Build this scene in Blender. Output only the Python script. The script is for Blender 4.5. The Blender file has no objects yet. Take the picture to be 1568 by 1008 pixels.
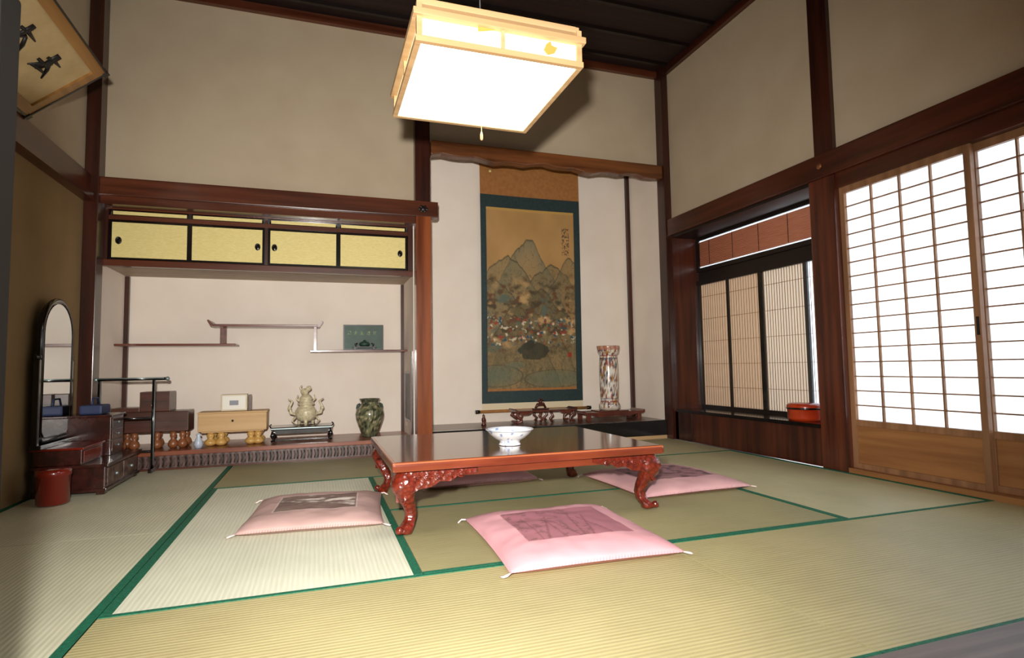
import bpy, bmesh, math, random
from mathutils import Vector, Matrix, noise
random.seed(4)
def C(r,g,b):
    def f(c):
        c/=255
        return c/12.92 if c<=.04045 else ((c+.055)/1.055)**2.4
    return (f(r),f(g),f(b))
def c4(c): return (c[0],c[1],c[2],1)
def newmat(name):
    m=bpy.data.materials.new(name); m.use_nodes=True
    nt=m.node_tree; return m,nt,nt.nodes['Principled BSDF']
def mat(name,c,rough=.5,metal=0,c2=None,scale=8,bump=0,coat=0,stretch=(1,1,1),spec=.5,detail=4,lo=.35,hi=.65):
    m,nt,b=newmat(name)
    b.inputs['Roughness'].default_value=rough; b.inputs['Metallic'].default_value=metal
    b.inputs['Coat Weight'].default_value=coat; b.inputs['Coat Roughness'].default_value=.12
    b.inputs['Specular IOR Level'].default_value=spec
    b.inputs['Base Color'].default_value=c4(c)
    if c2 or bump:
        tc=nt.nodes.new('ShaderNodeTexCoord'); mp=nt.nodes.new('ShaderNodeMapping'); mp.inputs['Scale'].default_value=stretch
        n=nt.nodes.new('ShaderNodeTexNoise'); n.inputs['Scale'].default_value=scale; n.inputs['Detail'].default_value=detail
        nt.links.new(tc.outputs['Object'],mp.inputs[0]); nt.links.new(mp.outputs[0],n.inputs['Vector'])
        if c2:
            r=nt.nodes.new('ShaderNodeValToRGB'); r.color_ramp.elements[0].position=lo; r.color_ramp.elements[1].position=hi
            r.color_ramp.elements[0].color=c4(c); r.color_ramp.elements[1].color=c4(c2)
            nt.links.new(n.outputs['Fac'],r.inputs[0]); nt.links.new(r.outputs[0],b.inputs['Base Color'])
        if bump:
            bp=nt.nodes.new('ShaderNodeBump'); bp.inputs['Strength'].default_value=bump; bp.inputs['Distance'].default_value=.01
            nt.links.new(n.outputs['Fac'],bp.inputs['Height']); nt.links.new(bp.outputs[0],b.inputs['Normal'])
    return m
def wood(name,c,c2,axis='Z',rough=.35,coat=0,scale=22,bump=.05):
    st={'X':(.06,1,1),'Y':(1,.06,1),'Z':(1,1,.06)}[axis]
    return mat(name,c,rough,0,c2,scale,bump,coat,st,detail=6)
def emis(name,c,s):
    m,nt,b=newmat(name); b.inputs['Base Color'].default_value=c4(c); b.inputs['Emission Color'].default_value=c4(c); b.inputs['Emission Strength'].default_value=s
    return m
def colmat(name,rough=.5,coat=0,bump=0):
    m,nt,b=newmat(name); a=nt.nodes.new('ShaderNodeAttribute'); a.attribute_name='Col'
    nt.links.new(a.outputs['Color'],b.inputs['Base Color']); b.inputs['Roughness'].default_value=rough
    b.inputs['Coat Weight'].default_value=coat; b.inputs['Coat Roughness'].default_value=.1
    return m
class Bd:
    def __init__(s):
        s.bm=bmesh.new(); s.col=s.bm.verts.layers.float_color.new('Col'); s.mats=[]
    def mi(s,m):
        if m not in s.mats: s.mats.append(m)
        return s.mats.index(m)
    def face(s,vs,m,smooth=False):
        try: f=s.bm.faces.new(vs)
        except ValueError: return
        f.material_index=s.mi(m); f.smooth=smooth
    def box(s,x0,x1,y0,y1,z0,z1,m,bev=0):
        if bev:
            t=bmesh.new(); bmesh.ops.create_cube(t,size=1)
            for v in t.verts: v.co=Vector(((x0+x1)/2+v.co.x*(x1-x0),(y0+y1)/2+v.co.y*(y1-y0),(z0+z1)/2+v.co.z*(z1-z0)))
            bmesh.ops.bevel(t,geom=t.edges[:],offset=bev,segments=2,affect='EDGES',profile=.6)
            mp={}
            for v in t.verts: mp[v]=s.bm.verts.new(v.co)
            for f in t.faces: s.face([mp[v] for v in f.verts],m)
            t.free(); return
        v=[s.bm.verts.new((x,y,z)) for x in (x0,x1) for y in (y0,y1) for z in (z0,z1)]
        for q in ((0,1,3,2),(4,6,7,5),(0,4,5,1),(2,3,7,6),(0,2,6,4),(1,5,7,3)): s.face([v[i] for i in q],m)
    def prism(s,pts,axis,d0,d1,m):
        def P(a,b,d):
            return {'Y':(a,d,b),'X':(d,a,b),'Z':(a,b,d)}[axis]
        A=[s.bm.verts.new(P(a,b,d0)) for a,b in pts]; B=[s.bm.verts.new(P(a,b,d1)) for a,b in pts]
        n=len(pts)
        for i in range(n): s.face([A[i],A[(i+1)%n],B[(i+1)%n],B[i]],m)
        s.face(A,m); s.face(B[::-1],m)
    def lathe(s,cx,cy,prof,m,seg=32,cf=None,sx=1,sy=1):
        rings=[]
        for r,z in prof:
            ring=[]
            for i in range(seg):
                a=2*math.pi*i/seg
                v=s.bm.verts.new((cx+sx*r*math.cos(a),cy+sy*r*math.sin(a),z))
                if cf: v[s.col]=c4(cf(a,z))
                ring.append(v)
            rings.append(ring)
        for k in range(len(rings)-1):
            for i in range(seg): s.face([rings[k][i],rings[k][(i+1)%seg],rings[k+1][(i+1)%seg],rings[k+1][i]],m,True)
        s.face(rings[0][::-1],m); s.face(rings[-1],m)
    def tube(s,pts,r,m,seg=8,flat=1):
        pts=[Vector(p) for p in pts]; n=len(pts)
        rs=r if isinstance(r,(list,tuple)) else [r]*n
        rings=[]; ref=None
        for i,p in enumerate(pts):
            t=(pts[min(i+1,n-1)]-pts[max(i-1,0)]).normalized()
            if ref is None: ref=Vector((0,0,1)) if abs(t.z)<.9 else Vector((1,0,0))
            a=t.cross(ref).normalized(); b=a.cross(t).normalized(); ref=b
            rings.append([s.bm.verts.new(p+a*rs[i]*math.cos(2*math.pi*k/seg)+b*rs[i]*flat*math.sin(2*math.pi*k/seg)) for k in range(seg)])
        for i in range(n-1):
            for k in range(seg): s.face([rings[i][k],rings[i][(k+1)%seg],rings[i+1][(k+1)%seg],rings[i+1][k]],m,True)
        s.face(rings[0][::-1],m); s.face(rings[-1],m)
    def ball(s,c,r,m,sx=1,sy=1,sz=1,seg=14):
        pr=[(max(r*math.sin(math.pi*k/8),.0006),c[2]+sz*-r*math.cos(math.pi*k/8)) for k in range(9)]
        s.lathe(c[0],c[1],pr,m,seg,None,sx,sy)
    def grid(s,pf,cf,nu,nv,m,smooth=True):
        vs=[]
        for j in range(nv+1):
            row=[]
            for i in range(nu+1):
                v=s.bm.verts.new(pf(i/nu,j/nv))
                if cf: v[s.col]=c4(cf(i/nu,j/nv))
                row.append(v)
            vs.append(row)
        for j in range(nv):
            for i in range(nu): s.face([vs[j][i],vs[j][i+1],vs[j+1][i+1],vs[j+1][i]],m,smooth)
    def done(s,name,bevel=0,loc=None,mw=None,recalc=True):
        if recalc: bmesh.ops.recalc_face_normals(s.bm,faces=s.bm.faces[:])
        me=bpy.data.meshes.new(name); s.bm.to_mesh(me); s.bm.free()
        for m in s.mats: me.materials.append(m)
        o=bpy.data.objects.new(name,me); bpy.context.collection.objects.link(o)
        if loc: o.location=loc
        if mw is not None: o.matrix_world=mw
        if bevel:
            b=o.modifiers.new('bev','BEVEL'); b.width=bevel; b.segments=2; b.limit_method='ANGLE'; b.angle_limit=math.radians(50)
        return o
def N(x,y,z=0,s=1): return noise.noise(Vector((x*s,y*s,z)))
def FB(x,y,z=0,o=4): return noise.fractal(Vector((x,y,z)),1.0,2.0,o)
def mix(a,b,t):
    t=max(0,min(1,t)); return tuple(a[i]*(1-t)+b[i]*t for i in range(3))
# ---------- materials
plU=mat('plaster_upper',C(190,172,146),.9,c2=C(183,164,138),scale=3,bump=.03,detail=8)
plA=mat('plaster_alcove',C(240,227,214),.85,c2=C(234,220,206),scale=3,bump=.03,detail=8)
plL=mat('plaster_left_shaded',C(146,118,80),.9,c2=C(136,108,72),scale=3,bump=.03)  # olive plaster, its colour darkened to carry the flash shadow on this wall
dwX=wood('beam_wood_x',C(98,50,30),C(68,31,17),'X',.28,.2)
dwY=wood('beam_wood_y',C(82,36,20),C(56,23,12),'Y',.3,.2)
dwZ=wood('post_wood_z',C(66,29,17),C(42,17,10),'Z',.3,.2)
toko=wood('toko_post_wood',C(148,80,44),C(96,44,22),'Z',.22,.4,14)
otos=wood('lintel_wood',C(126,74,38),C(84,46,22),'X',.35,.1)
blk=mat('black_lacquer',C(14,10,10),.18,coat=.5)
blkm=mat('black_wood',C(22,13,10),.4)
ceilm=wood('ceiling_boards',C(44,20,12),C(28,12,8),'X',.7)
gold=mat('gold_paper',C(240,222,150),.6,c2=C(226,206,130),scale=40,stretch=(1,1,8))
lw=wood('door_panel_wood',C(160,110,64),C(134,86,48),'Y',.5)
fr=wood('shoji_frame_wood',C(156,112,78),C(126,88,58),'Z',.5)
kiri=wood('pale_wood',C(200,164,120),C(180,142,98),'X',.5)
box_w=wood('box_wood',C(205,165,112),C(188,146,94),'X',.5)
stepw=wood('dark_box_wood',C(82,42,26),C(58,28,17),'X',.35,.2)
jii=wood('shelf_board_wood',C(150,84,58),C(118,60,40),'X',.3,.2)
redm=mat('red_lacquer',C(110,24,11),.22,coat=.4)
def tatami(name,ca,cb,ax):
    m,nt,b=newmat(name); tc=nt.nodes.new('ShaderNodeTexCoord')
    w=nt.nodes.new('ShaderNodeTexWave'); w.bands_direction=ax; w.inputs['Scale'].default_value=20; w.inputs['Distortion'].default_value=.3; w.inputs['Detail'].default_value=1
    nt.links.new(tc.outputs['Object'],w.inputs['Vector'])
    mp=nt.nodes.new('ShaderNodeMapping'); mp.inputs['Scale'].default_value=(2,60,1) if ax=='Y' else (60,2,1)
    n=nt.nodes.new('ShaderNodeTexNoise'); n.inputs['Scale'].default_value=3; n.inputs['Detail'].default_value=5
    nt.links.new(tc.outputs['Object'],mp.inputs[0]); nt.links.new(mp.outputs[0],n.inputs['Vector'])
    ad=nt.nodes.new('ShaderNodeMath'); ad.operation='MULTIPLY_ADD'; ad.inputs[1].default_value=.4
    nt.links.new(w.outputs['Fac'],ad.inputs[0]); nt.links.new(n.outputs['Fac'],ad.inputs[2])
    r=nt.nodes.new('ShaderNodeValToRGB'); r.color_ramp.elements[0].position=.35; r.color_ramp.elements[1].position=.95
    r.color_ramp.elements[0].color=c4(cb); r.color_ramp.elements[1].color=c4(ca)
    nt.links.new(ad.outputs[0],r.inputs[0])
    # gentle large-scale wear
    n2=nt.nodes.new('ShaderNodeTexNoise'); n2.inputs['Scale'].default_value=2.2; n2.inputs['Detail'].default_value=3
    nt.links.new(tc.outputs['Object'],n2.inputs['Vector'])
    mr=nt.nodes.new('ShaderNodeMapRange'); mr.inputs['From Min'].default_value=.3; mr.inputs['From Max'].default_value=.7; mr.inputs['To Min'].default_value=.88; mr.inputs['To Max'].default_value=1.04
    nt.links.new(n2.outputs['Fac'],mr.inputs['Value'])
    hs=nt.nodes.new('ShaderNodeHueSaturation'); nt.links.new(r.outputs[0],hs.inputs['Color']); nt.links.new(mr.outputs[0],hs.inputs['Value'])
    nt.links.new(hs.outputs[0],b.inputs['Base Color'])
    bp=nt.nodes.new('ShaderNodeBump'); bp.inputs['Strength'].default_value=.2; bp.inputs['Distance'].default_value=.003
    nt.links.new(w.outputs['Fac'],bp.inputs['Height']); nt.links.new(bp.outputs[0],b.inputs['Normal'])
    b.inputs['Roughness'].default_value=.5
    return m
tL=tatami('tatami_lit',C(222,220,194),C(202,199,168),'X')  # lengthwise mats: light on the weave and shoji sheen put into the colour
tA=tatami('tatami_lit_pale',C(234,234,214),C(216,216,190),'X')
tX=tatami('tatami_shaded_olive',C(186,174,128),C(164,152,108),'Y')  # crosswise mats: duller look from the light direction put into the colour
tX2=tatami('tatami_shaded_dark',C(170,162,120),C(148,140,98),'Y')
tR=tatami('tatami_right',C(208,200,158),C(186,177,134),'X')
grn=mat('green_border_cloth',C(14,112,82),.7,c2=C(10,80,58),scale=120)
# ---------- floor & mats
b=Bd(); b.box(-1.6,3.4,.88,5.2,-.12,-.05,blkm); b.done('floor')
b=Bd(); b.box(-3,4,-2.5,.86,-.12,-.02,jii); b.done('floor_hall')
def matt(x0,x1,y0,y1,m,d,e=(1,1)):
    b=Bd(); cx,cy=(x0+x1)/2,(y0+y1)/2; g=.0015
    X0,X1,Y0,Y1=x0-cx+g,x1-cx-g,y0-cy+g,y1-cy-g
    b.box(X0,X1,Y0,Y1,-.05,0,m)
    w=.028
    if d=='Y':
        if e[0]: b.box(X0,X0+w,Y0,Y1,-.04,.0022,grn)
        if e[1]: b.box(X1-w,X1,Y0,Y1,-.04,.0022,grn)
    else:
        if e[0]: b.box(X0,X1,Y0,Y0+w*.6,-.04,.0022,grn)
        if e[1]: b.box(X0,X1,Y1-w*.6,Y1,-.04,.0022,grn)
    b.done('tatami_mat',loc=(cx,cy,0))
XL=-1.47
matt(XL,-.56,2.775,4.5,tL,'Y'); matt(XL,-.56,1.0,2.775,tL,'Y')
matt(-.56,.325,1.89,3.66,tA,'Y')
matt(.325,2.095,1.89,2.775,tX2,'X',(1,0)); matt(.325,2.095,2.775,3.66,tX2,'X',(1,0))
matt(2.095,3.0,1.89,3.66,tR,'Y')
matt(-.56,1.21,3.66,4.5,tX2,'X',(1,0)); matt(1.21,3.0,3.66,4.5,tR,'X',(1,0))
matt(-.56,1.21,1.0,1.89,tX,'X'); matt(1.21,3.0,1.0,1.89,tX,'X')
b=Bd(); b.box(-1.47,3.05,.86,1.0,-.05,.006,wood('threshold_wood',C(120,105,98),C(90,76,70),'X',.5)); b.done('trim_1')
# ---------- walls
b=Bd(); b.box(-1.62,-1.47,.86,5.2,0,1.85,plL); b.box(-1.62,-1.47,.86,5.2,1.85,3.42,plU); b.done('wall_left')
b=Bd(); b.box(-1.47,3.15,5.1,5.2,0,3.42,plA); b.done('wall_back')
b=Bd(); b.box(-1.47,.72,4.53,4.6,1.98,3.42,plU); b.done('wall_upper_left')
b=Bd(); b.box(.84,3.0,4.53,4.6,2.48,3.42,plU); b.done('wall_upper_right')
b=Bd(); b.box(-1.47,-1.40,4.545,5.1,0,1.85,plA); b.done('wall_alcove_left')
b=Bd(); b.box(.715,.84,4.545,5.1,0,3.42,plA); b.done('wall_alcove_middle')
b=Bd(); b.box(3.0,3.15,4.545,5.1,0,3.42,plA); b.done('wall_alcove_right')
b=Bd(); b.box(3.05,3.15,.86,4.6,1.97,3.42,plU); b.done('wall_right')
b=Bd(); b.box(-1.47,3.05,.88,.98,1.9,3.42,plU); b.done('wall_front')
b=Bd(); b.box(-1.62,3.15,.86,5.2,3.42,3.48,ceilm)
for k in range(11): b.box(-1.47,3.05,1.05+k*.33,1.08+k*.33,3.39,3.42,blkm)
b.done('ceiling')
# ---------- trim
b=Bd()
b.box(-1.47,.90,4.44,4.53,1.855,1.98,dwX,.006)
b.box(-1.385,.72,4.46,4.55,1.80,1.855,dwX)
b.ball((.78,4.432,1.915),.02,blkm,1,.4,1); 
for a in range(6): b.ball((.78+.028*math.cos(a*1.05),4.434,1.915+.02*math.sin(a*1.05)),.011,blkm,1,.4,1)
b.done('trim_2')
b=Bd()
prof=[]
for i in range(25):
    x=.845+2.14*i/24; prof.append((x,2.365+.012*math.sin(i*.7)+.01*math.sin(i*1.9)))
pts=prof+[(2.985,2.485),(.845,2.485)]
b.prism(pts,'Y',4.44,4.53,otos); b.done('trim_3',bevel=.008)
b=Bd(); b.box(2.995,3.1,1.0,4.44,1.82,1.972,dwY,.006); b.box(3.02,3.1,1.0,2.65,1.73,1.82,dwY)
b.ball((2.99,2.74,1.895),.02,otos,.5,1,1); b.done('trim_4')
b=Bd(); b.box(-1.47,-1.43,1.0,4.42,1.855,1.98,dwY,.006); b.box(-1.47,-1.40,1,4.42,1.80,1.855,dwY); b.done('trim_5')
b=Bd(); b.box(-1.468,-1.385,4.42,4.54,0,3.42,dwZ,.004); b.done('trim_6')
b=Bd(); b.box(.72,.84,4.42,4.54,0,1.855,toko,.008); b.box(.72,.84,4.455,4.54,1.855,3.42,dwZ,.006); b.done('trim_7')
b=Bd(); b.box(2.985,3.1,4.42,4.54,0,3.42,dwZ,.005); b.done('trim_8')
b=Bd(); b.box(3.0,3.14,2.65,2.84,0,1.82,wood('right_post_wood',C(96,46,28),C(60,27,16),'Z',.25,.3),.008); b.box(3.02,3.05,2.66,2.80,1.972,3.39,dwZ); b.done('trim_9')
b=Bd(); b.box(-1.47,3.05,4.49,4.53,3.34,3.40,dwX); b.box(3.01,3.05,1,4.49,3.34,3.40,dwY); b.box(-1.47,-1.43,1,4.49,3.34,3.40,dwY); b.done('trim_10')
b=Bd(); b.box(-1.40,-1.37,5.07,5.1,.12,1.40,dwZ); b.box(.69,.715,5.07,5.1,.12,1.40,dwZ); b.box(2.965,3.0,5.065,5.1,.16,2.7,dwZ)
b.box(.70,.718,4.55,4.60,.12,.80,dwZ)
for q in ((4.64,4.655,.25,.62),(4.93,4.945,.25,.62),(4.64,4.945,.62,.64),(4.64,4.945,.235,.25)): b.box(.704,.716,*q,dwZ)
b.box(.711,.716,4.655,4.93,.25,.62,blkm); b.done('trim_11')
# ---------- window bay (shoin)
b=Bd()
bayd=wood('bay_plank',C(84,38,22),C(50,21,13),'Z',.35,.1)
b.box(3.02,3.36,4.38,4.42,0,1.82,bayd); b.box(3.14,3.36,2.80,2.84,0,1.82,bayd); b.box(3.02,3.36,2.84,4.38,1.80,1.83,blkm)
b.box(3.0,3.30,2.84,4.38,.245,.27,blk); b.box(3.03,3.07,2.84,4.42,0,.245,bayd); b.box(3.30,3.36,2.84,4.38,0,.27,blkm)
b.box(3.02,3.035,4.2,4.42,.0,.25,dwZ)
b.done('trim_12')
def transl(name,ct,cd,f):
    m,nt,bs=newmat(name); tr=nt.nodes.new('ShaderNodeBsdfTranslucent'); df=nt.nodes.new('ShaderNodeBsdfDiffuse'); mx=nt.nodes.new('ShaderNodeMixShader')
    tr.inputs[0].default_value=c4(ct); df.inputs[0].default_value=c4(cd); mx.inputs[0].default_value=f
    nt.links.new(tr.outputs[0],mx.inputs[1]); nt.links.new(df.outputs[0],mx.inputs[2])
    nt.links.new(mx.outputs[0],nt.nodes['Material Output'].inputs[0]); return m
paperB=transl('beige_screen_paper',C(204,184,164),C(214,198,178),.66)
paperG=transl('grey_screen_paper',C(214,204,192),C(214,206,196),.6)
paper=transl('shoji_paper',(.90,.95,1),(.85,.86,.86),.45)
sudare=transl('reed_blind',C(178,118,90),C(190,134,106),.72)
sud2=mat('reed_blind_stick',C(150,98,74),.6,c2=C(184,130,100),scale=9,stretch=(1,1,30))
b=Bd()
X=3.27
b.box(X+.015,X+.018,3.60,4.37,.30,1.37,paperB); b.box(X+.015,X+.018,3.15,3.60,.30,1.37,paperG); b.box(X+.012,X+.014,2.9,3.15,.30,1.37,paper)
b.box(X,X+.03,2.84,4.38,.27,.30,blkm); b.box(X-.01,X+.04,2.84,4.38,1.37,1.41,blkm)
for y,w in ((4.36,.03),(3.98,.018),(3.60,.04),(3.16,.032),(2.93,.03)): b.box(X-.005,X+.014,y-w/2,y+w/2,.3,1.37,blk)
y=3.57
while y>2.95:
    if abs(y-3.16)>.03: b.box(X+.007,X+.010,y-.0018,y+.0018,.3,1.37,fr)
    y-=.026
y=4.34
while y>3.62: b.box(X+.010,X+.013,y-.001,y+.001,.3,1.37,fr); y-=.03
for k in range(5): b.box(X+.007,X+.012,2.95,4.36,.46+k*.2,.463+k*.2,fr)
b.done('window_1')
b=Bd()
b.box(X+.012,X+.014,2.86,4.36,1.54,1.762,sudare)
for k in range(16): b.tube([(X+.007,2.86,1.547+k*.0138),(X+.007,4.36,1.547+k*.0138)],.0026,sud2,5)
for k in range(5): b.box(X+.003,X+.006,3.0+k*.3,3.004+k*.3,1.54,1.762,blkm)
b.box(X+.012,X+.016,2.86,4.36,1.765,1.775,paper); b.box(X+.012,X+.016,2.86,4.36,1.527,1.537,paper)
b.box(X,X+.03,2.84,4.38,1.775,1.80,blkm); b.box(X,X+.03,2.84,4.38,1.49,1.525,blkm); b.box(X-.003,X+.01,4.34,4.38,1.52,1.775,blkm)
b.box(X+.02,X+.03,2.84,4.38,1.41,1.49,blkm)
b.done('window_2')
b=Bd(); b.lathe(3.13,3.08,[(.02,.271),(.105,.271),(.112,.29),(.112,.345),(.116,.348),(.116,.372),(.10,.385),(.02,.388)],mat('round_box_red',C(140,36,16),.25,coat=.4,c2=C(176,56,20),scale=6),36)
b.lathe(3.13,3.08,[(.1155,.346),(.119,.35),(.119,.356),(.1155,.36)],blk,36); b.done('round_lacquer_box')
# ---------- shoji doors
def shoji(x,y0,y1,name):
    b=Bd(); s=.032
    b.box(x,x+.03,y0,y0+s,.03,1.73,fr,.002); b.box(x,x+.03,y1-s,y1,.03,1.73,fr,.002)
    b.box(x,x+.03,y0+s,y1-s,1.69,1.73,fr); b.box(x,x+.03,y0+s,y1-s,.28,.315,fr); b.box(x,x+.03,y0+s,y1-s,.03,.06,fr)
    b.box(x+.012,x+.02,y0+s,y1-s,.06,.28,lw)
    b.box(x+.022,x+.024,y0+s,y1-s,.315,1.69,paper)
    for k in range(1,4):
        y=y0+s+(y1-y0-2*s)*k/4; b.box(x+.006,x+.021,y-.0045,y+.0045,.315,1.69,fr)
    for k in range(1,16):
        z=.315+1.375*k/16; b.box(x+.008,x+.021,y0+s,y1-s,z-.0035,z+.0035,fr)
    b.box(x-.001,x+.002,y0+.008,y0+.022,.78,.87,blk)
    b.done(name)
shoji(3.04,1.90,2.65,'door_1'); shoji(3.075,1.17,1.93,'door_2')
b=Bd(); b.box(3.0,3.12,1.0,2.65,-.05,.03,lw); b.box(3.0,3.12,1.0,1.17,.03,1.73,lw); b.done('trim_13')
b=Bd(); b.box(-.66,-.41,.93,.985,.0065,1.2,mat('dark_jamb',C(16,13,11),.6,spec=.1),.004); b.done('trim_14')
# ---------- alcove platforms
patt,nt,bs=newmat('carved_band'); tc=nt.nodes.new('ShaderNodeTexCoord'); w=nt.nodes.new('ShaderNodeTexWave'); w.bands_direction='X'; w.inputs['Scale'].default_value=7; w.inputs['Distortion'].default_value=3; w.inputs['Detail Scale'].default_value=2
r=nt.nodes.new('ShaderNodeValToRGB'); r.color_ramp.elements[0].color=c4(C(44,22,18)); r.color_ramp.elements[1].color=c4(C(104,80,74))
nt.links.new(tc.outputs['Object'],w.inputs['Vector']); nt.links.new(w.outputs['Fac'],r.inputs[0]); nt.links.new(r.outputs[0],bs.inputs['Base Color']); bs.inputs['Roughness'].default_value=.35
b=Bd(); b.box(-1.385,.715,4.55,5.1,.095,.12,jii); b.box(-1.385,.715,4.51,4.55,.095,.125,jii,.004); b.box(-1.385,.715,4.52,4.55,-.04,.095,patt)
for k in range(90): 
    x=-1.37+k*.0233; b.tube([(x,4.518,.02),(x+.006,4.514,.05),(x,4.518,.08)],.004,patt,5)
b.box(-1.385,.715,4.505,4.52,-.04,.012,dwX); b.done('floor_display_alcove')
b=Bd(); b.box(.84,3.0,4.56,5.1,.12,.16,wood('toko_floor',C(110,66,44),C(80,44,28),'X',.3,.2)); b.box(.84,2.985,4.50,4.56,.03,.165,blk,.006); b.box(.84,2.985,4.51,4.56,-.04,.03,kiri); b.done('floor_tokonoma')
# ---------- cabinet
b=Bd()
cabu=wood('cabinet_underside',C(180,160,138),C(158,138,116),'X',.6)
b.box(-1.40,.715,4.60,5.1,1.405,1.43,cabu); b.box(-1.40,.715,4.55,4.60,1.395,1.44,dwX,.004); b.box(-1.40,.715,4.56,4.60,1.72,1.75,dwX); b.box(-1.385,.715,4.555,4.60,1.79,1.80,dwX)
b.box(-1.40,-1.365,4.55,4.6,1.44,1.80,dwZ); b.box(.675,.715,4.55,4.6,1.44,1.80,dwZ); b.box(-1.36,.675,4.6,4.61,1.44,1.80,blkm)
hs=[-1.305,-.425,-.31,.615]
for i,(x0,x1) in enumerate([(-1.362,-.872),(-.872,-.378),(-.355,.145),(.145,.672)]):
    y=4.57
    b.box(x0,x1,y,y+.018,1.442,1.718,blk); b.box(x0+.016,x1-.016,y-.003,y+.002,1.458,1.703,gold)
    b.box(x0+.01,x1-.01,y,y+.01,1.752,1.788,blk); b.box(x0+.02,x1-.02,y-.003,y,1.757,1.781,gold)
    hx=hs[i]; n=20
    b.tube([(hx+.014*math.cos(a*2*math.pi/n),y-.006,1.575+.021*math.sin(a*2*math.pi/n)) for a in range(n+1)],.006,blk,6)
    b.ball((hx,y-.002,1.575),.013,blk,1,.3,1.5)
b.box(-.378,-.355,4.565,4.6,1.44,1.79,dwZ)
b.done('wall_cabinet')
# ---------- staggered shelves
b=Bd(); sm=wood('shelf_wood',C(122,62,42),C(88,40,26),'X',.3,.2)
b.box(-1.40,-.60,4.86,5.1,.858,.875,sm,.003); b.box(-.06,.715,4.86,5.1,.805,.822,sm,.003); b.box(-.76,.0,4.86,5.1,1.008,1.025,sm,.003)
b.prism([(-.755,1.008),(-.755,1.025),(-.79,1.058),(-.80,1.053),(-.775,1.008)],'Y',4.86,5.1,sm)
b.prism([(-.005,1.008),(-.005,1.025),(.03,1.058),(.04,1.053),(.015,1.008)],'Y',4.86,5.1,sm)
b.box(-.71,-.69,4.875,4.895,.875,1.008,sm); b.box(-.71,-.69,5.06,5.08,.875,1.008,sm); b.box(-.03,-.01,4.875,4.895,.822,1.008,sm); b.box(-.03,-.01,5.06,5.08,.822,1.008,sm)
b.done('staggered_shelf')
def glyph(b,o,ux,uy,s,m,seed,r=.05,k=7):
    rn=random.Random(seed); o=Vector(o); ux=Vector(ux); uy=Vector(uy)
    for i in range(k):
        if i%3==0: a=(rn.uniform(-.5,-.3),rn.uniform(-.45,.45)); c=(rn.uniform(.3,.5),a[1]+rn.uniform(-.05,.12))
        elif i%3==1: a=(rn.uniform(-.35,.35),.5); c=(a[0]+rn.uniform(-.1,.1),rn.uniform(-.5,0))
        else: a=(rn.uniform(-.1,.1),rn.uniform(-.1,.3)); sg=rn.choice((-1,1)); c=(sg*.5,-.45)
        md=((a[0]+c[0])/2,(a[1]+c[1])/2+.04)
        b.tube([o+(ux*q[0]+uy*q[1])*s for q in (a,md,c)],[r*s,r*s*1.2,r*s*.5],m,6)
pg=mat('plaque_green',C(46,78,62),.5,c2=C(36,62,50),scale=12); pgc=mat('plaque_pale_green',C(150,170,130),.6)
b=Bd(); b.box(.20,.525,4.965,4.98,.823,1.035,pg,.003); 
for q in ((.20,.525,.823,.833),(.20,.525,1.025,1.035),(.20,.21,.833,1.025),(.515,.525,.833,1.025)): b.box(q[0],q[1],4.96,4.966,q[2],q[3],blkm)
for i in range(5): glyph(b,(.25+i*.052,4.964,.965),(1,0,0),(0,0,1),.038,pgc,i+2,.05,5)
b.done('calligraphy_plaque')
b=Bd(); b.box(.27,.46,4.87,4.905,.838,.85,blkm,.002); b.box(.28,.30,4.875,4.90,.823,.838,blkm); b.box(.43,.45,4.875,4.90,.823,.838,blkm)
b.lathe(.365,4.888,[(.01,.85),(.035,.853),(.045,.87),(.03,.888),(.012,.892),(.012,.9),(.002,.905)],pg,16); b.tube([(.30,4.888,.85),(.29,4.888,.87),(.31,4.888,.875)],.006,blkm,6); b.tube([(.43,4.888,.85),(.44,4.888,.87),(.42,4.888,.875)],.006,blkm,6); b.done('incense_pot_stand')
def gourd(b,x,y,z0,h,r,m):
    pr=[(r*.5,z0),(r*.95,z0+h*.14),(r,z0+h*.27),(r*.8,z0+h*.43),(r*.38,z0+h*.55),(r*.62,z0+h*.7),(r*.62,z0+h*.84),(r*.4,z0+h)]
    b.lathe(x,y,pr,m,18)
b=Bd(); Z=.121
b.box(-1.36,-.88,4.70,4.90,.24,.385,stepw,.004); b.box(-1.19,-1.0,4.71,4.89,.385,.525,stepw,.004); b.box(-1.36,-1.19,4.71,4.89,.385,.415,stepw,.003)
b.box(-1.355,-.885,4.695,4.70,.31,.314,blkm); b.box(-1.175,-1.015,4.705,4.71,.455,.459,blkm); b.box(-1.12,-1.117,4.695,4.70,.245,.38,blkm)
g=mat('gourd_brown',C(140,84,50),.35,coat=.2)
for x in (-1.30,-1.22,-1.08,-.98,-.92): gourd(b,x,4.73,Z,.12,.034,g)
for x in (-1.30,-1.1,-.92): gourd(b,x,4.87,Z,.12,.034,g)
b.ball((-1.11,4.705,.43),.007,gold); b.done('stepped_drawer_box')
b=Bd(); g2=mat('gourd_gold',C(206,160,88),.35,coat=.3)
b.box(-.82,-.36,4.70,4.90,.225,.355,box_w,.004); b.box(-.825,-.355,4.695,4.905,.355,.366,box_w,.003); b.box(-.80,-.38,4.72,4.88,.215,.225,box_w)
b.ball((-.59,4.69,.30),.008,blkm)
for x in (-.74,-.67,-.47,-.42):
    for y in (4.735,4.865): gourd(b,x,y,Z,.096,.042,g2)
b.done('gourd_leg_wooden_box')
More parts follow.
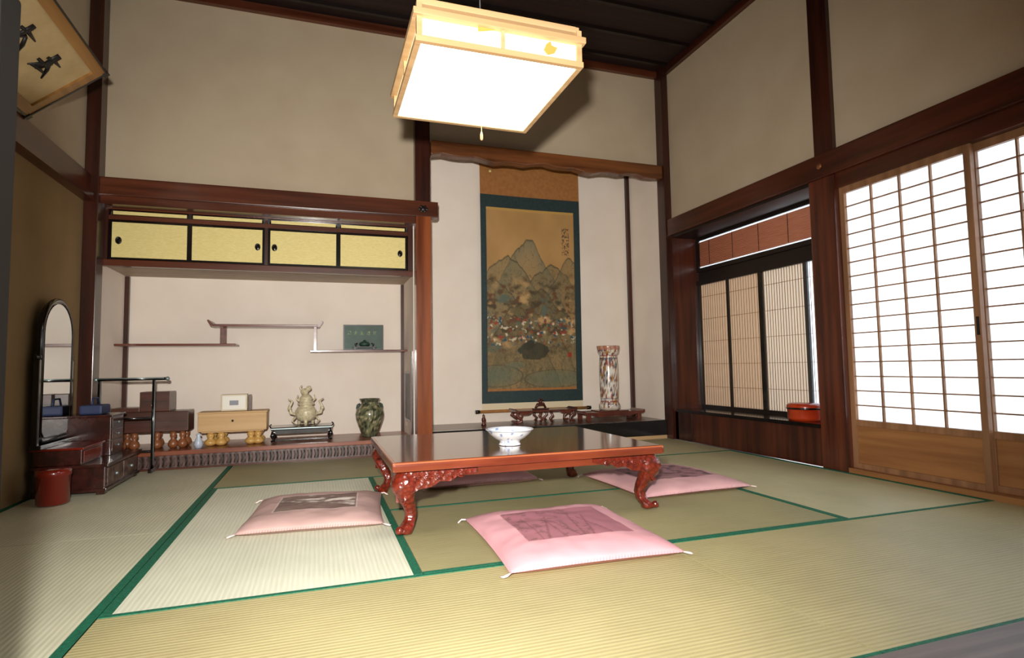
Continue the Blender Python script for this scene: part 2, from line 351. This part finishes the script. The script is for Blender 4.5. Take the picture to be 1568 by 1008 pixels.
b=Bd(); wc=mat('cream_case',C(214,198,170),.5); b.box(-.68,-.50,4.76,4.84,.367,.49,wc,.006); b.box(-.668,-.512,4.755,4.762,.379,.479,mat('cream_face',C(232,226,214),.4)); b.box(-.62,-.56,4.751,4.756,.41,.445,mat('grey_dial',C(130,130,140),.3)); b.box(-.49,-.475,4.77,4.82,.367,.485,stepw); b.done('table_clock')
b=Bd(); b.lathe(-.80,4.63,[(.022,.121),(.03,.15),(.022,.18),(.012,.20),(.018,.215),(.002,.23)],mat('pale_blue_ceramic',C(190,200,215),.3),16); b.done('ceramic_figurine')
b=Bd(); sil=mat('tray_edge',C(150,165,165),.3,.6)
b.box(-.33,.11,4.68,4.92,.215,.235,blk,.004); b.box(-.31,.09,4.70,4.90,.185,.215,blk); b.box(-.33,.11,4.676,4.68,.222,.228,sil)
for x in (-.31,.09):
    for y in (4.70,4.90):
        s=-1 if x<0 else 1; b.tube([(x,y,.20),(x+s*.012,y,.17),(x-s*.004,y,.14),(x+s*.018,y,.13)],[.016,.014,.011,.009],blk,8)
b.box(-.30,.08,4.695,4.705,.135,.145,blk)
for s in (-1,1):
    b.tube([(-.11+s*.22,4.70,.235),(-.11+s*.228,4.70,.25),(-.11+s*.215,4.70,.258)],.006,blk,6)
b.done('black_lacquer_tray_table')
b=Bd(); cr=mat('cream_ceramic',C(224,212,180),.35,c2=C(192,176,138),scale=60,bump=.5,coat=.2)
cx,cy=-.085,4.80
b.lathe(cx,cy,[(.035,.262),(.06,.275),(.078,.31),(.08,.345),(.062,.375),(.045,.385),(.06,.395),(.066,.402),(.05,.41),(.045,.43),(.052,.44),(.035,.465),(.02,.475)],cr,28)
for k in range(3):
    a=-1.57+k*2.094; b.tube([(cx+.04*math.cos(a),cy+.04*math.sin(a),.285),(cx+.06*math.cos(a),cy+.06*math.sin(a),.26),(cx+.055*math.cos(a),cy+.055*math.sin(a),.238)],[.018,.014,.012],cr,8)
for s in (-1,1):
    b.tube([(cx+s*.07,cy,.32),(cx+s*.11,cy,.33),(cx+s*.12,cy,.38),(cx+s*.10,cy,.42),(cx+s*.13,cy,.44)],[.012,.012,.011,.009,.005],cr,8)
    b.tube([(cx+s*.075,cy,.30),(cx+s*.10,cy-.01,.27),(cx+s*.08,cy-.01,.25)],[.01,.008,.004],cr,8); b.ball((cx+s*.12,cy,.365),.016,cr)
    b.tube([(cx+s*.052,cy,.42),(cx+s*.07,cy,.44),(cx+s*.06,cy,.47)],[.008,.007,.004],cr,6)
b.ball((cx-.01,cy,.495),.028,cr,1.1,1,.9); b.ball((cx+.02,cy,.52),.02,cr); b.tube([(cx-.03,cy,.50),(cx-.045,cy,.525),(cx-.03,cy,.545)],[.01,.008,.004],cr,6); b.done('ceramic_incense_burner')
def gv(a,z):
    n=FB(math.cos(a)*3,math.sin(a)*3,z*22); n2=FB(math.cos(a)*7,math.sin(a)*7,z*40+5)
    c=mix(C(78,82,62),C(128,126,92),.5+n*1.2); c=mix(c,C(176,164,130),(n2-.25)*4); c=mix(c,C(38,42,34),(-n2-.2)*4)
    if z>.40 or z<.15: c=mix(c,C(62,68,54),.7)
    return c
b=Bd(); vm=colmat('vase_glaze',.2,.5)
pr=[(.055,.121),(.06,.126),(.07,.155),(.09,.21),(.108,.26),(.113,.30),(.106,.34),(.085,.37),(.07,.385),(.067,.395),(.078,.415),(.084,.422),(.08,.425),(.066,.41),(.06,.39),(.03,.388)]
def dens(pr,n=4):
    o=[]
    for i in range(len(pr)-1):
        for k in range(n): t=k/n; o.append((pr[i][0]*(1-t)+pr[i+1][0]*t,pr[i][1]*(1-t)+pr[i+1][1]*t))
    return o+[pr[-1]]
b.lathe(.40,4.80,dens(pr,3),vm,64,gv)
b.tube([(.325,4.80,.385),(.305,4.80,.375),(.30,4.80,.35),(.31,4.80,.335)],.008,pg,8); b.tube([(.475,4.80,.385),(.495,4.80,.375),(.50,4.80,.35),(.49,4.80,.335)],.008,pg,8)
b.done('green_vase')
# ---------- scroll
def paint(u,v):
    base=mix(C(188,146,90),C(164,122,70),.5+FB(u*2,v*3,1)*.8)
    c=base
    for (pu,pv,sl,col,seed) in ((.45,.17,1.5,C(98,108,90),1),(.22,.27,1.0,C(122,114,80),3),(.72,.30,1.1,C(114,104,72),5),(.95,.27,1.6,C(122,108,74),8),(.05,.40,.9,C(112,100,66),9),(.55,.45,.8,C(96,84,54),11)):
        top=pv+sl*abs(u-pu)**1.6+.03*FB(u*7,seed,2)
        d=v-top
        if d>0:
            c=mix(c,col,.58*math.exp(-d*6)+.12)
            if abs(FB(u*12,v*10,seed))<.04: c=mix(c,C(74,68,46),.45)
        if abs(d)<.005: c=mix(c,C(66,64,48),.7)
    if .33<v<.86:
        w=math.sin((v-.33)/.53*math.pi)
        t=FB(u*9,v*20,3)
        c=mix(c,C(74,60,36),(t-.05)*3*w)
        t=FB(u*10,v*22,13); c=mix(c,C(100,66,38),(t-.2)*4*w)
        t=FB(u*6,v*14,23); c=mix(c,C(188,150,98),(t-.3)*3*w)
        t=FB(u*7,v*15,33); c=mix(c,C(88,100,86),(t-.25)*3*w)
    if .60<v<.76:
        t=FB(u*16,v*34,31); c=mix(c,C(208,192,160),(t-.28)*5)
        t=FB(u*18,v*40,41); c=mix(c,C(150,60,36),(t-.34)*6); t=FB(u*18,v*40,51); c=mix(c,C(40,80,92),(t-.36)*7)
    d=((u-.5)/.16)**2+((v-.79)/.05)**2+FB(u*10,v*20,6)*.8
    if d<1: c=mix(c,C(38,42,26),.8)
    for cu,cv,ru,rv in ((.1,.93,.28,.06),(.75,.95,.35,.05),(.3,.87,.12,.02)):
        d=((u-cu)/ru)**2+((v-cv)/rv)**2
        if d<1: c=mix(c,C(88,104,84) ,.65*(1-d*.6))
        if abs(d-1)<.08: c=mix(c,C(72,70,50),.6)
    if .86<u<.94 and .08<v<.24 and FB(u*60,v*110,2)>.05: c=C(94,68,42)
    if .90<u<.95 and .80<v<.83: c=C(150,50,30)
    return c
b=Bd(); sp=colmat('silk_painting',.7)
ys=5.075
def sway(x,z): return ys+.006*math.sin(x*5+z*2)-.012*math.sin((z-.3)*1.3)
tan_=mat('scroll_silk_tan',C(166,112,56),.7,c2=C(154,100,48),scale=30); teal=mat('scroll_silk_teal',C(36,58,58),.6,c2=C(27,45,47),scale=60); cream=mat('scroll_cream_strip',C(222,205,172),.7)
def sheet(x0,x1,z0,z1,m,off=0,cf=None,nu=10,nv=20): b.grid(lambda u,v:(x0+(x1-x0)*u,sway(x0+(x1-x0)*u,z1+(z0-z1)*v)-off,z1+(z0-z1)*v),cf,nu,nv,m)
sheet(1.42,2.43,2.28,2.66,tan_,0); sheet(1.42,2.43,.33,2.28,teal,0); sheet(1.42,2.43,.265,.33,cream,0)
sheet(1.475,2.365,2.135,2.16,mat('gold_strip',C(190,150,80),.5),.002); sheet(1.475,2.365,.44,.462,tan_,.002)
sheet(1.475,2.365,.462,2.135,sp,.003,paint,180,320)
b.tube([(1.36,ys-.02,.26),(2.49,ys-.02,.26)],.014,tan_,10); b.tube([(1.35,ys-.02,.26),(1.39,ys-.02,.26)],.018,blk,10); b.tube([(2.46,ys-.02,.26),(2.50,ys-.02,.26)],.018,blk,10)
b.tube([(1.41,ys,2.66),(2.44,ys,2.66)],.012,blk,8); b.tube([(1.7,ys,2.66),(1.92,ys+.01,2.75),(2.15,ys,2.66)],.004,teal,6)
b.tube([(1.52,ys-.012,2.66),(1.52,ys-.012,2.45)],.004,tan_,6); b.ball((1.52,ys-.014,2.50),.014,gold)
b.done('hanging_scroll',recalc=False)
def tv(a,z):
    t=(z-.245)/.6; c=C(230,222,210)
    n=FB(math.cos(a)*4,math.sin(a)*4,z*14); n2=FB(math.cos(a)*6,math.sin(a)*6,z*22+9); n3=FB(math.cos(a)*6+7,math.sin(a)*6,z*20)
    c=mix(c,C(150,76,56),(n-.12)*6); c=mix(c,C(56,66,92),(n2-.18)*7); c=mix(c,C(184,140,76),(n3-.22)*6)
    for z0,z1,cc in ((.93,1,C(186,120,90)),(.84,.86,C(140,50,36)),(.12,.15,C(140,50,36)),(0,.05,C(196,180,160)),(.17,.18,C(60,60,90)),(.8,.815,C(60,60,90))):
        if z0<=t<=z1: c=mix(c,cc,.75)
    return c
b=Bd(); tz=.246
pr=[(.085,tz),(.098,tz+.01),(.10,tz+.05),(.082,tz+.08),(.084,tz+.12),(.09,tz+.25),(.09,tz+.40),(.084,tz+.48),(.082,tz+.51),(.10,tz+.54),(.108,tz+.59),(.106,tz+.60),(.095,tz+.59),(.075,tz+.54),(.02,tz+.53)]
b.lathe(2.595,4.85,dens(pr,6),colmat('porcelain_enamel',.2,.5),72,tv); b.done('tall_porcelain_vase')
b=Bd(); rw=mat('redwood_stand',C(104,48,32),.3,coat=.3,c2=C(78,34,22),scale=10)
b.prism([(2.28,.225),(2.28,.25),(2.30,.236),(2.88,.236),(2.90,.25),(2.90,.225),(2.88,.215),(2.30,.215)],'Y',4.73,4.97,rw)
b.box(2.45,2.74,4.75,4.95,.236,.2455,rw)
for x in (2.33,2.85):
    for y in (4.76,4.94): b.box(x-.02,x+.02,y-.012,y+.012,.161,.216,rw)
b.prism([(2.35,.215),(2.83,.215),(2.75,.19),(2.6,.2),(2.43,.19)],'Y',4.745,4.755,rw)
b.done('vase_stand')
b=Bd()
b.box(1.66,2.19,4.76,4.94,.262,.276,rw,.003)
for s,x in ((-1,1.66),(1,2.19)):
    b.prism([(x,.262),(x,.276),(x+s*.025,.292),(x+s*.03,.285),(x+s*.015,.262)],'Y',4.76,4.94,rw)
    for y in (4.78,4.92): b.tube([(x-s*.01,y,.262),(x+s*.012,y,.235),(x-s*.03,y,.205),(x-s*.035,y,.18),(x-s*.0,y,.172),(x+s*.012,y,.18)],[.017,.016,.013,.012,.011,.007],rw,8)
    b.prism([(x-s*.02,.262),(x-s*.14,.262),(x-s*.1,.24),(x-s*.05,.238),(x-s*.035,.215)],'Y',4.775,4.785,rw)
for y in (4.78,4.92):
    b.tube([(1.88,y,.262),(1.86,y,.225),(1.89,y,.2),(1.87,y,.172)],.012,rw,8); b.tube([(1.97,y,.262),(1.99,y,.225),(1.96,y,.2),(1.98,y,.172)],.012,rw,8)
b.done('curved_leg_low_stand')
b=Bd(); dk=mat('dark_bronze',C(86,44,34),.35,.3)
b.box(1.83,1.97,4.82,4.88,.277,.287,dk,.002); b.tube([(1.85,4.85,.287),(1.87,4.85,.32),(1.93,4.85,.325),(1.95,4.85,.29)],[.01,.014,.015,.01],dk,8); b.ball((1.90,4.85,.345),.017,dk); b.tube([(1.87,4.85,.35),(1.90,4.85,.372),(1.93,4.85,.355)],.006,dk,6); b.done('bronze_ornament')
b=Bd(); b.lathe(1.36,4.82,[(.02,.161),(.024,.17),(.01,.185),(.018,.20),(.018,.22),(.008,.235),(.012,.245),(.002,.26)],dk,16); b.done('scroll_weight')
# ---------- table
top_m=wood('table_top_lacquer',C(104,50,30),C(70,30,17),'X',.1,.8,12,.0)
edge_m=mat('table_edge_lacquer',C(126,56,32),.22,coat=.6,c2=C(98,38,22),scale=14,stretch=(.2,1,1))
rim_m=mat('table_rim_lacquer',C(178,100,62),.2,coat=.6,c2=C(156,80,46),scale=10,stretch=(.2,1,1))
m,nt,bs=newmat('carved_red_lacquer'); tc=nt.nodes.new('ShaderNodeTexCoord'); vo=nt.nodes.new('ShaderNodeTexVoronoi'); vo.inputs['Scale'].default_value=55
nt.links.new(tc.outputs['Object'],vo.inputs['Vector']); bp=nt.nodes.new('ShaderNodeBump'); bp.inputs['Strength'].default_value=.7; bp.inputs['Distance'].default_value=.006
nt.links.new(vo.outputs['Distance'],bp.inputs['Height']); nt.links.new(bp.outputs[0],bs.inputs['Normal'])
r=nt.nodes.new('ShaderNodeValToRGB'); r.color_ramp.elements[0].color=c4(C(124,40,22)); r.color_ramp.elements[1].color=c4(C(70,17,10)); nt.links.new(vo.outputs['Distance'],r.inputs[0]); nt.links.new(r.outputs[0],bs.inputs['Base Color'])
bs.inputs['Roughness'].default_value=.2; bs.inputs['Coat Weight'].default_value=.5; carve=m
b=Bd(); x0,x1,y0,y1=.275,1.50,2.29,3.25
b.box(x0,x1,y0,y1,.255,.292,edge_m,.012); b.box(x0+.002,x1-.002,y0+.002,y1-.002,.274,.2932,rim_m,.006); b.box(x0+.014,x1-.014,y0+.014,y1-.014,.29,.2945,top_m)
b.box(x0+.035,x1-.035,y0+.035,y1-.035,.222,.255,edge_m)
def wing(L): return [(0,.25),(L,.25),(L,.235),(L*.86,.224),(L*.74,.228),(L*.62,.205),(L*.48,.208),(L*.36,.188),(L*.2,.182),(L*.08,.165),(0,.13)]
for sx,xx in ((1,x0+.05),(-1,x1-.05)):
    for yy in (y0+.022,y1-.037):
        P=[(xx+sx*a,z) for a,z in wing(.30)]
        if sx<0: P=P[::-1]
        b.prism(P,'Y',yy,yy+.015,carve)
        for k in range(5):
            a=xx+sx*(.05+k*.045); yo=yy-.001 if yy<2.5 else yy+.016
            b.tube([(a+.016*math.cos(t*.9),yo,.226+k*.001+.010*math.sin(t*.9)) for t in range(7)],.0045,carve,6)
for sy,yy in ((1,y0+.05),(-1,y1-.05)):
    for xx in (x0+.022,x1-.037):
        P=[(yy+sy*a,z) for a,z in wing(.26)]
        b.prism(P,'X',xx,xx+.015,carve)
secs=[(.252,-.004,.046),(.228,.006,.052),(.20,.014,.052),(.17,.012,.043),(.14,.002,.034),(.11,-.012,.027),(.08,-.02,.023),(.055,-.016,.023),(.035,-.004,.028),(.02,.008,.032),(.008,.006,.027),(.0045,.004,.02)]
for sx,xx in ((-1,x0+.065),(1,x1-.065)):
    for sy,yy in ((-1,y0+.07),(1,y1-.07)):
        rings=[]
        for z,o,h in secs:
            cx_,cy_=xx+sx*o,yy+sy*o; ring=[]
            for k in range(16):
                a=2*math.pi*k/16; ca,sa=math.cos(a),math.sin(a); q=(abs(ca)**4+abs(sa)**4)**-.25
                ring.append(b.bm.verts.new((cx_+h*ca*q*.95,cy_+h*sa*q*.95,z)))
            rings.append(ring)
        for i in range(len(rings)-1):
            for k in range(16): b.face([rings[i][k],rings[i][(k+1)%16],rings[i+1][(k+1)%16],rings[i+1][k]],carve,True)
        b.face(rings[-1],carve)
        b.ball((xx+sx*.012+sx*.02,yy+sy*.03,.024),.016,carve)
b.done('low_lacquer_table')
def bw(a,z):
    c=C(240,240,240); n=FB(math.cos(a)*5,math.sin(a)*5,z*60); c=mix(c,C(120,145,190),(n-.28)*5)
    if z>.363: c=mix(c,C(110,135,185),.35)
    return c
b=Bd(); pr=[(.05,.296),(.052,.298),(.046,.308),(.05,.316),(.072,.328),(.092,.345),(.107,.363),(.114,.368),(.112,.371),(.10,.363),(.085,.343),(.06,.325),(.02,.318)]
b.lathe(.86,2.60,dens(pr,4),colmat('blue_white_porcelain',.15,.5),60,bw); b.done('porcelain_bowl')
# ---------- cushions
def cushion(cx,cy,w,d,rot,base,pic,seed,H=.05,pw=.66,pd=.56):
    b=Bd(); n=56; cm=colmat('cushion_cloth_%d'%seed,.75); wt=mat('tassel_thread_%d'%seed,C(225,205,200),.8)
    def P(u,v,up):
        x,y=2*u-1,2*v-1
        h=H*max(0,(1-x**4)*(1-y**4))**.5
        px=x*(w/2)*(1-.035*(1-y*y)*abs(x)); py=y*(d/2)*(1-.035*(1-x*x)*abs(y))
        if up: return (px,py,.016+h+.006*N(x*2,y*2,seed)*min(1,h/.03)+.003*N(x*6,y*6,seed)*(h/H))
        return (px,py,.016-.012*min(1,h/.02))
    def col(u,v):
        x,y=2*u-1,2*v-1; c=base
        if abs(x)<pw and abs(y)<pd: return pic(x/pw,y/pd)
        return mix(c,mix(c,(0,0,0),.12),.5+N(x*3,y*3,seed))
    b.grid(lambda u,v:P(u,v,1),col,n*2,n*2,cm); b.grid(lambda u,v:P(u,v,0),lambda u,v:base,n,n,cm)
    for sx in (-1,1):
        for sy in (-1,1):
            X_,Y_=sx*w/2,sy*d/2
            b.tube([(X_*.98,Y_*.98,.016),(X_+sx*.012,Y_+sy*.010,.014),(X_+sx*.022,Y_+sy*.004,.009),(X_+sx*.03,Y_-sy*.008,.007)],[.003,.004,.004,.0025],wt,6)
    bmesh.ops.remove_doubles(b.bm,verts=b.bm.verts[:],dist=.0001)
    o=b.done('floor_cushion'); o.matrix_world=Matrix.Translation((cx,cy,0))@Matrix.Rotation(rot,4,'Z')
def p_front(x,y):
    c=C(164,106,116); 
    for k in range(7):
        cxx=-.7+k*.2; d=abs(x-cxx-.25*(y+.6)*math.sin(k*1.7))
        if d<.02 and y<.5-.1*k%.4: c=mix(c,C(120,70,76),.6)
    if FB(x*6,y*6,8)>.3 and x<.3: c=mix(c,C(118,82,76),.6)
    return c
def p_left(x,y):
    c=mix(C(118,92,86),C(138,114,106),.5+FB(x*2,y*2,5))
    t=FB(x*3,y*4,2)+.5-1.3*abs(y-.1+.2*x)-.5*max(0,-x); 
    if abs(x)<.95: c=mix(c,C(228,216,208),t*1.5)
    if abs(x)>.96 or abs(y)>.94: c=C(222,200,196)
    return c
def p_right(x,y):
    c=C(150,106,112); t=FB(x*4,y*4,12); c=mix(c,C(96,66,70),(t)*3); return c
cushion(.90,2.08,.63,.68,math.radians(-2),C(222,162,170),p_front,1)
cushion(.005,2.83,.58,.62,math.radians(-5),C(200,164,158),p_left,2,.045,.62,.5)
cushion(.89,3.42,.64,.56,0,C(250,198,204),lambda x,y:C(244,188,194),3,.055)  # back cushion: cloth colour lightened to offset the table's shadow
cushion(1.83,2.83,.66,.66,math.radians(2),C(214,164,166),p_right,4)
# ---------- pendant lamp
b=Bd(); pan=emis('lamp_panel',(1,.98,.92),6.5); pn2=emis('lamp_side_pane',C(255,244,205),.55)
x0,x1,y0,y1=.29,.882,1.77,2.37; z0=1.71
def ring(x0,x1,y0,y1,z0,z1,t,m):
    b.box(x0,x1,y0,y0+t,z0,z1,m,.002); b.box(x0,x1,y1-t,y1,z0,z1,m,.002); b.box(x0,x0+t,y0+t,y1-t,z0,z1,m,.002); b.box(x1-t,x1,y0+t,y1-t,z0,z1,m,.002)
ring(x0,x1,y0,y1,z0,z0+.02,.020,kiri); ring(x0-.008,x1+.008,y0-.008,y1+.008,1.795,1.817,.03,kiri); ring(x0+.01,x1-.01,y0+.01,y1-.01,1.84,1.86,.03,kiri)
for xx in (x0+.004,x1-.022):
    for yy in (y0+.004,y1-.022): b.box(xx,xx+.018,yy,yy+.018,z0+.02,1.845,kiri)
a=(x0+x1)/2; b.box(a-.006,a+.006,y0+.004,y0+.014,z0+.02,1.80,kiri); b.box(a-.006,a+.006,y1-.014,y1-.004,z0+.02,1.80,kiri)
a=(y0+y1)/2; b.box(x0+.004,x0+.014,a-.006,a+.006,z0+.02,1.8,kiri); b.box(x1-.014,x1-.004,a-.006,a+.006,z0+.02,1.8,kiri)
b.box(x0+.020,x1-.020,y0+.020,y1-.020,z0+.006,z0+.012,pan)
b.box(x0+.015,x1-.015,y0+.016,y0+.019,z0+.02,1.80,pn2); b.box(x0+.015,x1-.015,y1-.019,y1-.016,z0+.02,1.80,pn2)
b.box(x0+.016,x0+.019,y0+.02,y1-.02,z0+.02,1.80,pn2); b.box(x1-.019,x1-.016,y0+.02,y1-.02,z0+.02,1.80,pn2)
b.box(x0+.02,x1-.02,y0+.02,y1-.02,1.86,1.867,kiri); b.box(x0+.02,x1-.02,y0+.02,y1-.02,z0+.014,z0+.018,kiri)
lf=mat('leaf_cutout',C(190,150,70),.5)
b.prism([(.75,1.740),(.735,1.755),(.745,1.778),(.76,1.79),(.765,1.775),(.785,1.77),(.775,1.75)],'Y',y0+.008,y0+.012,lf); b.prism([(.50,1.795),(.50,1.78),(.56,1.795)],'Y',y0+.008,y0+.012,lf)
b.lathe(.59,2.07,[(.05,1.867),(.05,1.885),(.01,1.895)],blkm,16); b.tube([(.59,2.07,1.885),(.59,2.07,3.415)],.004,blkm,6)
b.tube([(.59,2.07,1.715),(.59,2.07,1.56)],.0018,gold,5); b.lathe(.59,2.07,[(.002,1.565),(.006,1.55),(.006,1.535),(.003,1.53)],kiri,10)
b.done('pendant_lamp')
# ---------- framed calligraphy (leans from left wall)
b=Bd(); L=1.15;H=.44
fm=wood('frame_gold_wood',C(160,112,56),C(134,90,42),'X',.4,.2)
b.box(-L,0,0,H,-.02,-.005,blkm)
for q in ((-L,0,0,.055),(-L,0,H-.055,H),(-L,-L+.055,.055,H-.055),(-.055,0,.055,H-.055)): b.box(q[0],q[1],q[2],q[3],-.012,.012,fm)
for q in ((-L-.006,.006,-.006,.004),(-L-.006,.006,H-.004,H+.006),(-.004,.006,0,H)): b.box(q[0],q[1],q[2],q[3],-.016,.016,blkm)
for q in ((-.012,-.012),(-.012,H-.02)): b.box(q[0],.016,q[1],q[1]+.03,-.014,.02,blkm)
b.box(-L+.055,-.055,.055,H-.055,-.006,-.001,mat('calligraphy_paper',C(198,172,126),.7,c2=C(182,156,110),scale=8)); ink=mat('ink',C(16,12,12),.5)
for i in range(4): glyph(b,(-.27-i*.24,H*.55,0),(1,0,0),(0,1,0),.14,ink,i+20,.06,8)
up=Vector((.77,0,.636)); n=Vector((.636,0,-.77)); xx=Vector((0,1,0))
M=Matrix((xx,up,n)).transposed().to_4x4(); M.translation=Vector((-1.425,3.5,1.99)); b.done('framed_calligraphy',mw=M)
# ---------- dresser
b=Bd(); dr=wood('dresser_dark_wood',C(64,28,22),C(40,17,13),'Y',.25,.4); carvm=mat('dresser_carved_front',C(112,88,78),.4,c2=C(60,36,28),scale=30,bump=.6)
b.box(-1.42,-1.10,3.74,4.34,.03,.15,dr,.004); b.box(-1.44,-1.08,3.72,4.36,.15,.168,dr,.004); b.box(-1.43,-1.09,3.73,4.35,.018,.035,dr,.003)
for y in (3.77,4.05): b.box(-1.10,-1.094,y,y+.26,.045,.14,carvm,.002); b.ball((-1.09,y+.13,.09),.01,sil)
for x in (-1.41,-1.12):
    for y in (3.76,4.32): b.box(x-.02,x+.02,y-.02,y+.02,.0035,.02,dr)
b.box(-1.43,-1.21,3.74,4.06,.168,.25,dr,.004); b.box(-1.209,-1.205,3.76,4.04,.178,.24,redm,.002); b.box(-1.44,-1.20,3.73,4.07,.25,.262,redm,.003)
b.box(-1.43,-1.18,4.09,4.33,.168,.40,dr,.004); b.box(-1.44,-1.17,4.08,4.34,.40,.412,dr,.003)
for z in (.19,.26,.33): b.box(-1.18,-1.176,4.11,4.31,z,z+.06,dr,.002); b.ball((-1.172,4.21,z+.03),.007,sil)
mir,nt,bs=newmat('mirror_glass'); bs.inputs['Metallic'].default_value=1; bs.inputs['Roughness'].default_value=.02; bs.inputs['Base Color'].default_value=(.8,.82,.82,1)
cyy=3.93; hw=.195; zt=1.08; zb=.30
def arch(h,zb,zt):
    P=[(cyy-h,zb+.03),(cyy-h+.03,zb),(cyy+h-.03,zb),(cyy+h,zb+.03)]
    zc=zt-h
    for k in range(17): a=math.pi*k/16; P.append((cyy+h*math.cos(a),zc+h*math.sin(a)))
    return P
A=arch(hw,zb,zt); b.prism(A,'X',-1.43,-1.405,blk)
b.tube([(-1.41,a,z) for a,z in A+[A[0]]],.014,blk,8)
b.prism(arch(hw-.02,zb+.02,zt-.02),'X',-1.405,-1.3995,mir)
for y in (cyy-.215,cyy+.215):
    b.box(-1.43,-1.40,y-.012,y+.012,.27,.74,blk,.003); b.ball((-1.415,y,.755),.018,blk); b.tube([(-1.415,y,.66),(-1.415,cyy+(y-cyy)*.9,.66)],.01,blk,6)
b.box(-1.44,-1.38,cyy-.235,cyy+.235,.262,.285,blk,.003)
b.done('mirror_dresser')
b=Bd(); nb=mat('navy_cloth',C(34,46,84),.6); b.box(-1.36,-1.24,4.13,4.29,.413,.47,nb,.012); b.tube([(-1.30,4.15,.47),(-1.30,4.17,.51),(-1.30,4.25,.51),(-1.30,4.27,.47)],.006,nb,6); b.done('cosmetic_pouch')
b=Bd(); b.lathe(-1.27,3.56,[(.06,.003),(.07,.01),(.072,.145),(.076,.147),(.076,.175),(.06,.182),(.01,.184)],redm,28); b.done('red_lacquer_canister')
b=Bd(); y=4.435
b.tube([(-1.37,y,.62),(-.96,y,.62)],.010,blk,8); b.tube([(-1.36,y-.008,.626),(-.98,y-.008,.626)],.004,sil,6)
for x in (-1.35,-1.04):
    b.tube([(x,y,.03),(x,y,.62)],.010,blk,8); b.box(x-.012,x+.012,y-.05,y+.05,.0035,.03,blk,.003)
    b.tube([(x+.008,y-.008,.05),(x+.008,y-.008,.61)],.003,sil,6)
b.tube([(-1.35,y,.36),(-1.04,y,.36)],.008,blk,8); b.tube([(-1.35,y,.14),(-1.04,y,.14)],.008,blk,8)
for x in (-1.37,-.96): b.ball((x,y,.62),.014,sil)
b.done('towel_rack')
# ---------- lights
def area(name,loc,rot,sx,sy,e,c=(1,1,1)):
    l=bpy.data.lights.new(name,'AREA'); l.shape='RECTANGLE'; l.size=sx; l.size_y=sy; l.energy=e; l.color=c
    o=bpy.data.objects.new(name,l); o.location=loc; o.rotation_euler=rot; bpy.context.collection.objects.link(o)
area('daylight_outside',(4.4,2.6,1.2),(0,math.radians(90),0),2.2,4.2,270,(.92,.97,1))
l=bpy.data.lights.new('camera_flash','SPOT'); l.energy=620; l.spot_size=math.radians(110); l.spot_blend=1; l.shadow_soft_size=.035; l.color=(1,.97,.91); o=bpy.data.objects.new('camera_flash',l); o.location=(-.07,-.02,.85); bpy.context.collection.objects.link(o)
o.rotation_euler=(Vector((1.1,4.5,.85))-o.location).to_track_quat('-Z','Y').to_euler()
w=bpy.data.worlds.new('w'); bpy.context.scene.world=w; w.use_nodes=True; w.node_tree.nodes['Background'].inputs[0].default_value=(1,.95,.88,1); w.node_tree.nodes['Background'].inputs[1].default_value=.3
# ---------- camera
th=math.radians(18.7); p=math.radians(3.8); rho=0.016
F=Vector((math.sin(th)*math.cos(p),math.cos(th)*math.cos(p),math.sin(p)))
R0=Vector((math.cos(th),-math.sin(th),0)); U0=R0.cross(F)
R=(R0-rho*U0).normalized(); U=(U0+rho*R0).normalized()
cam=bpy.data.cameras.new('camera'); co=bpy.data.objects.new('camera',cam); bpy.context.collection.objects.link(co)
M=Matrix((R,U,-F)).transposed().to_4x4(); M.translation=Vector((0,0,.66)); co.matrix_world=M
cam.lens=36*880/1568; cam.sensor_width=36; cam.clip_start=.02; bpy.context.scene.camera=co
bpy.context.scene.view_settings.view_transform='Standard'
